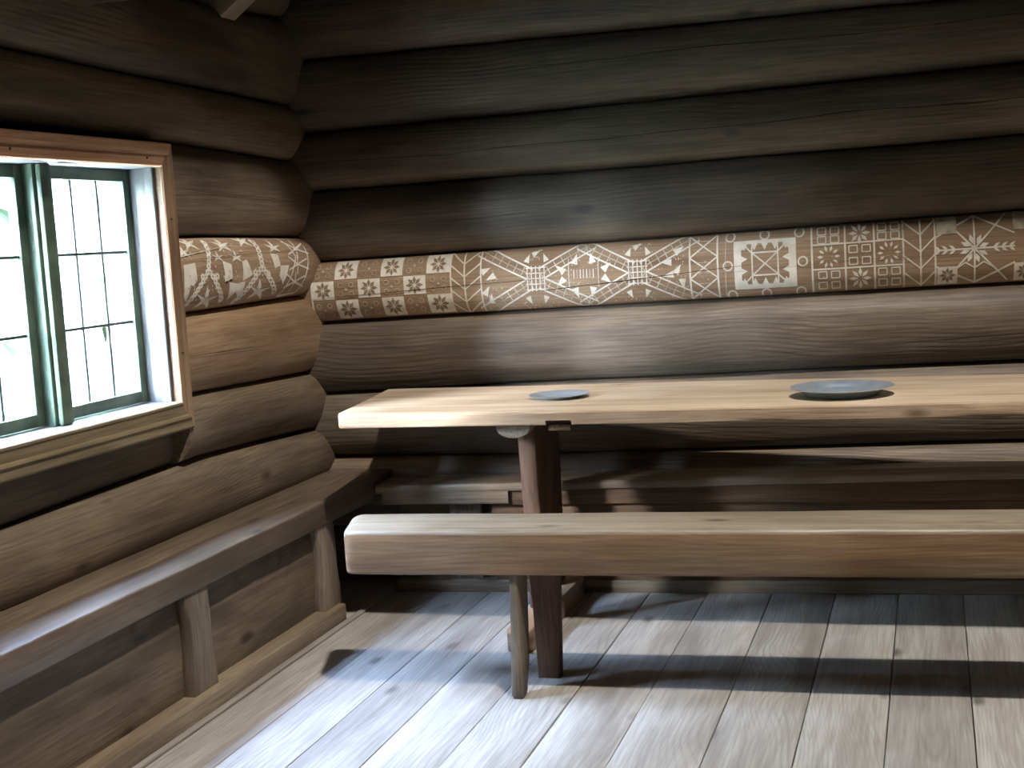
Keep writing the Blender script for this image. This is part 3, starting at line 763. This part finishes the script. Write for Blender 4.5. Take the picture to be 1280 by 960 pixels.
# A: checker of three rows, white squares with eight petals and brown squares with small rings
cols = [UX(p) for p in (401, 427.5, 454, 480, 507, 534, 563)]; rows = [1.0, 0.69, 0.38, 0.0]
rows = [0.985, 0.68, 0.36, 0.03]
for r in range(3):
    for c in range(6):
        x0, x1, f1, f0 = cols[c], cols[c+1], rows[r], rows[r+1]; cx, cf = (x0+x1)/2, (f0+f1)/2; h = (f1-f0)*0.235
        if (r % 2 == 0) == (c % 2 == 1):
            D.rect(x0+0.002, x1-0.002, f0+0.01, f1-0.01); D.flower(cx, cf, min(x1-x0, h)*0.46, 1)
        else:
            for dx, df in ((-0.022, -0.08), (0.022, -0.08), (-0.022, 0.08), (0.022, 0.08)):
                D.ring(cx+dx, cf+df*0.9, 0.0095, 0.0022, 7, 2)
            D.dot(cx, cf, 0.005, 2)
D.line((cols[0], 0.02), (cols[0], 0.98), 0.006)
def chevrons(xa, xm, xb, n, up=True, w=0.0055):
    for x in (xa, xm, xb): D.line((x, 0.02), (x, 0.98), w*1.15)
    for k in range(n+2):
        f = -0.2+1.2*k/n; d = 0.20
        for q in (xa, xb):
            p0, p1 = (q, f+d), (xm, f)
            if p0[1] > 0.99:
                t = (0.99-p1[1])/(p0[1]-p1[1]); 
                if t <= 0.05: continue
                p0 = (p1[0]+(p0[0]-p1[0])*t, 0.99)
            if p1[1] < 0.01:
                t = (0.01-p0[1])/(p1[1]-p0[1])
                if t <= 0.05: continue
                p1 = (p0[0]+(p1[0]-p0[0])*t, 0.01)
            D.line(p0, p1, w)
chevrons(UX(563), UX(580), UX(600), 6)
# C: net of broad lattice bands crossing around two knots
def band(xc0, f0, xc1, f1, w=0.05):
    H = 0.235; dx, dy = xc1-xc0, (f1-f0)*H; L = math.hypot(dx, dy); nx, ny = -dy/L, dx/L
    for sgn in (-1, 1): D.line((xc0+sgn*nx*w/2, f0+sgn*ny*w/2/H), (xc1+sgn*nx*w/2, f1+sgn*ny*w/2/H), 0.006)
    n = max(2, int(L/0.028))
    for k in range(n+1):
        t = k/n; x, f = xc0+dx*t, f0+(f1-f0)*t
        D.line((x-nx*w/2, f-ny*w/2/H), (x+nx*w/2, f+ny*w/2/H), 0.0032, 2)
    D.line((xc0, f0), (xc1, f1), 0.0032, 2)
def tri(x, f, s, a):
    H = 0.235; D.poly([(x+s*math.cos(a+k), f+s/H*math.sin(a+k)) for k in (0, 2.5, 3.8)])
def specks(xa, xb, fa, fb, n):
    for _ in range(n):
        x = R.uniform(xa, xb); D.dot(x, R.uniform(fa, fb), R.uniform(0.0015, 0.0028), 2)
k1, k2 = UX(667), UX(794); mid = UX(726)
for kx in (k1, k2):
    g = 0.15
    for (sx_, sf) in ((-1, 1), (1, 1), (-1, -1), (1, -1)):
        x1 = kx+sx_*0.215; band(kx+sx_*0.02, 0.5+sf*0.07, x1, 0.5+sf*0.50, 0.042)
    for i in range(-2, 3):
        D.line((kx+i*0.016, 0.30), (kx+i*0.016, 0.70), 0.0042); D.line((kx-0.038, 0.5+i*0.085), (kx+0.038, 0.5+i*0.085), 0.0042)
    for (dx, df, a) in ((-0.03, 0.82, 1.2), (0.035, 0.82, 2.0), (-0.03, 0.16, -1.2), (0.03, 0.16, -2.0), (0, 0.9, 0.5)):
        tri(kx+dx, df, 0.018, a)
    specks(kx-0.05, kx+0.05, 0.78, 0.95, 14); specks(kx-0.06, kx+0.06, 0.03, 0.2, 16)
# medallion between the knots
D.line((mid-0.055, 0.32), (mid-0.055, 0.78), 0.0035, 2); D.line((mid+0.055, 0.32), (mid+0.055, 0.78), 0.0035, 2)
for (dx, df, a) in ((-0.03, 0.76, 1.3), (0.03, 0.76, 1.8), (-0.03, 0.24, -1.3), (0.03, 0.24, -1.8), (-0.085, 0.62, 2.4), (-0.085, 0.42, -2.4), (0.085, 0.62, 0.7), (0.085, 0.42, -0.7)):
    tri(mid+dx, df, 0.022, a)
for k in range(7): D.line((mid-0.036+k*0.012, 0.46), (mid-0.036+k*0.012, 0.60), 0.003, 2 if k % 2 else 0)
specks(mid-0.12, mid+0.12, 0.28, 0.75, 50)
for (px, f, a) in ((606, 0.68, 0.4), (612, 0.56, 3.6), (611, 0.22, 1.5), (606, 0.35, 1.0)): tri(UX(px), f, 0.022, a)
specks(UX(602), UX(625), 0.1, 0.85, 26)
for (px, f, a) in ((832, 0.62, 3.1), (834, 0.42, 3.3), (848, 0.80, 0.6), (852, 0.28, -1.5), (846, 0.5, 1)): tri(UX(px), f, 0.022, a)
specks(UX(812), UX(858), 0.15, 0.85, 60)
specks(UX(602), UX(858), 0.03, 0.10, 30)
# D: column of crosses
a_, b_ = UX(862), UX(898)
D.line((a_, 0.02), (a_, 0.98), 0.007); D.line((b_, 0.02), (b_, 0.98), 0.007)
for k in range(3):
    f = 0.02+0.32*k
    D.line((a_, f), (b_, f+0.32), 0.0055); D.line((a_, f+0.32), (b_, f), 0.0055)
    for q in (0.08, 0.24): D.line((a_+0.02, f+q), (b_-0.02, f+q), 0.002, 2)
specks(UX(880)-0.03, UX(880)+0.03, 0.3, 0.6, 12)
# E: white framed square with loops
x0, x1, f0, f1 = UX(919), UX(1001), 0.13, 0.86; wx, wf = 0.026, 0.10
D.rect(x0, x0+wx, f0, f1); D.rect(x1-wx, x1, f0, f1); D.rect(x0+wx, x1-wx, f0, f0+wf*0.7); D.rect(x0+wx, x1-wx, f1-wf*0.5, f1)
cx, cf = (x0+x1)/2, (f0+f1)/2
for k in range(4):
    f = f0+0.09+(f1-f0-0.18)*k/3
    D.poly([(x0+wx, f-0.05), (x0+wx+0.022, f), (x0+wx, f+0.05)]); D.poly([(x1-wx, f-0.05), (x1-wx-0.022, f), (x1-wx, f+0.05)][::-1])
for k in range(5):
    x = x0+wx+0.01+(x1-x0-2*wx-0.02)*k/4
    D.poly([(x-0.012, f0+0.06), (x+0.012, f0+0.06), (x, f0+0.17)]); D.poly([(x-0.012, f1-0.05), (x, f1-0.15), (x+0.012, f1-0.05)])
ia, ib, ja, jb = cx-0.045, cx+0.045, cf-0.16, cf+0.18
D.pl([(ia, ja), (ib, ja), (ib, jb), (ia, jb)], 0.006, 0, True)
D.line((ia, ja), (ib, jb), 0.005); D.line((ia, jb), (ib, ja), 0.005)
for (x, f, sx_, sf) in ((ia, ja, -1, -1), (ib, ja, 1, -1), (ib, jb, 1, 1), (ia, jb, -1, 1)): D.line((x, f), (x+sx_*0.035, f+sf*0.15), 0.005)
D.line((ia, f0), (ia, f1), 0.005); D.line((ib, f0), (ib, f1), 0.005)
for (x, f) in ((x0-0.012, 0.05), (cx, 0.05), (x1+0.012, 0.05), (x0-0.022, 0.5), (x1+0.022, 0.5), (x0-0.012, 0.93), (cx, 0.93), (x1+0.012, 0.93)):
    D.ring(x, f, 0.016, 0.006, 12)
D.line((UX(907), 0.03), (UX(909), 0.97), 0.0025, 2)
# F: three columns of cells
cx_ = [UX(p) for p in (1022, 1066, 1105, 1144)]; rf = [0.98, 0.72, 0.36, 0.03]
for x in cx_: D.line((x, 0.02), (x, 0.98), 0.007)
for f in rf[1:3]: D.line((cx_[0], f), (cx_[3], f), 0.006)
for r in range(3):
    for c in range(3):
        x, f = (cx_[c]+cx_[c+1])/2, (rf[r]+rf[r+1])/2; h = (rf[r]-rf[r+1])
        if (r+c) % 2 == 1:
            if c == 1: 
                for k in range(8): D.petal(x, f, 0.785*k, 0.006, 0.038, 0.013)
            else:
                for k in range(10): D.petal(x, f, 0.628*k, 0.018, 0.040, 0.010)
        else:
            for sx_ in (-1, 1):
                for sf in (-1, 1):
                    qx, qf = x+sx_*0.022, f+sf*h*0.24
                    D.pl([(qx-0.014, qf-0.05), (qx+0.014, qf-0.05), (qx+0.014, qf+0.05), (qx-0.014, qf+0.05)], 0.0042, 0, True)
        specks(x-0.03, x+0.03, f-0.08, f+0.08, 5)
chevrons(UX(1144), UX(1167), UX(1187), 5)
# H: great eight pointed stars
def star(cx, wd):
    for a in (0.0, 0.62, 1.57, 2.52, 3.1416, 3.76, 4.712, 5.66):
        dx, df = math.cos(a)*wd, math.sin(a)*0.46/abs(math.sin(0.62))*0.62
        df = max(-0.48, min(0.48, math.sin(a)*0.80)); 
        if abs(math.sin(a)) < 0.1: df = 0
        D.line((cx, 0.52), (cx+dx, 0.52+df), 0.006)
    for k in range(8):
        a = 0.3+0.785*k; D.petal(cx, 0.52, a, 0.015, 0.050, 0.016)
    for s_ in (-1, 1):
        for q in (0.06, 0.085, 0.11): D.petal(cx+s_*q, 0.52, (0.6 if s_ > 0 else 2.54), 0.0, 0.028, 0.009); D.petal(cx+s_*q, 0.52, (-0.6 if s_ > 0 else 3.74), 0.0, 0.028, 0.009)
    D.pl([(cx-0.13, 0.30), (cx, 0.04), (cx+0.13, 0.30)], 0.007); D.pl([(cx-0.13, 0.70), (cx, 0.97), (cx+0.13, 0.70)], 0.006)
    D.pl([(cx-0.07, 0.22), (cx-0.03, 0.33), (cx, 0.25), (cx+0.03, 0.33), (cx+0.07, 0.22)], 0.005)
for cx in (UX(1240), UX(1240)+0.32, UX(1240)+0.64):
    star(cx, 0.13)
    for s_ in (-1,):
        for ff in (0.16, 0.87):
            qx = cx-0.16
            if qx < UX(1187): qx = UX(1203)
            D.rect(qx-0.033, qx+0.033, ff-0.125, ff+0.125 if ff < 0.5 else 0.985, 0 if ff < 0.5 else 2); D.flower(qx, ff, 0.027, 1)
D.finish('painted_ornament', {0: M['white'], 1: M['brown'], 2: M['white_worn']}, log_objs[4])

# left painted stub: chains of small diamonds, kite shaped stars and a rayed triangle field
lgL, oL = LLog[(5, True)]
E_ = Decal(lgL)
def UL(px):
    tab = [(232, 3.845), (270, 4.03), (300, 4.19), (330, 4.37), (360, 4.57), (385, 4.77), (400, 4.90)]
    for (a, b), (c, d) in zip(tab, tab[1:]):
        if px <= c: return b+(d-b)*(px-a)/(c-a)
    return tab[-1][1]
def PZ(zx, zy):
    """stations measured on the stub -> (metres along the log, height fraction)"""
    px = 220+zx/2.909; y = 270+zy/2.909; yt = 297.0; yb = 390-24*(px-235)/160
    return (UL(px), max(0.03, min(0.97, (yb-y)/(yb-yt))))
def Zp(*pts, layer=0): E_.poly([PZ(*p) for p in pts], layer)
def Zl(*pts, w=0.007, layer=0, close=False): E_.pl([PZ(*p) for p in pts], w, layer, close)
def zchain(ax, ay, bx, by, n, r=7):
    for k in range(n):
        t = (k+0.5)/n; x, y = ax+(bx-ax)*t, ay+(by-ay)*t
        Zl((x-r, y), (x, y-r*1.25), (x+r, y), (x, y+r*1.25), w=0.0085, close=True)
for (a, b, c, n) in (((58, 330), (140, 195), (203, 300), 9), ((252, 305), (330, 185), (388, 272), 9)):
    zchain(*a, *b, n); zchain(*b, *c, 7)
for (x, y) in ((118, 210), (165, 208), (308, 195), (352, 200)): zchain(x, y, x+(8 if x % 2 else -4), y+16, 1)
zchain(140, 190, 162, 95, 6); zchain(330, 180, 332, 92, 6)
for dx in (0,):
    Zp((193, 163), (224, 176), (226, 228), (200, 240)); Zp((200, 240), (226, 228), (213, 205), (193, 215))
    Zp((263, 166), (280, 160), (297, 212), (262, 232)); 
    Zp((214, 236), (243, 240), (243, 268), (222, 296)); Zp((243, 240), (272, 232), (262, 292), (243, 268))
Zp((48, 178), (92, 170), (96, 232), (70, 246)); Zp((48, 178), (70, 246), (62, 305), (46, 285)); Zp((96, 232), (80, 250), (70, 246))
Zp((366, 138), (390, 142), (392, 180), (372, 190)); Zp((392, 180), (420, 178), (404, 244), (388, 214))
for (x, y, q) in ((325, 262, 1.15), (137, 292, 1.3), (100, 100, 1.0), (215, 108, 1.0), (298, 92, 0.9), (245, 150, 0.7), (385, 115, 0.8), (180, 150, 0.6), (60, 130, 0.8)):
    for (u1, v1, u2, v2, u3, v3) in ((-6, -8, -2, -34, 6, -8), (-4, -2, -32, -12, -8, 8), (4, -2, 34, -8, 8, 8), (-8, 0, -24, 26, 0, 12), (8, 0, 26, 26, 0, 12)):
        (Zp((x, y+4), (x+u1*q, y+v1*q), (x+u2*q, y+v2*q)), Zp((x, y+4), (x+u2*q, y+v2*q), (x+u3*q, y+v3*q)))
for _ in range(170):
    a_ = PZ(R.uniform(45, 400), R.uniform(80, 330)); E_.dot(a_[0], a_[1], R.uniform(0.002, 0.0045), 2)
# rayed field at the corner end
Zl((482, 112), (480, 170), (458, 276), w=0.009); Zl((428, 80), (444, 150), (408, 282), w=0.008); Zl((410, 282), (458, 272), w=0.007)
for (x, y) in ((447, 175), (438, 235), (452, 122)):
    for (u, v) in ((-26, -26), (30, -20), (34, 16), (-28, 20), (2, -32), (-2, 34)): Zl((x, y), (x+u, y+v), w=0.007)
Zl((36, 150), (150, 128), (250, 112), w=0.0035, layer=2)
E_.finish('painted_ornament', {0: M['white'], 2: M['white_worn']}, oL)
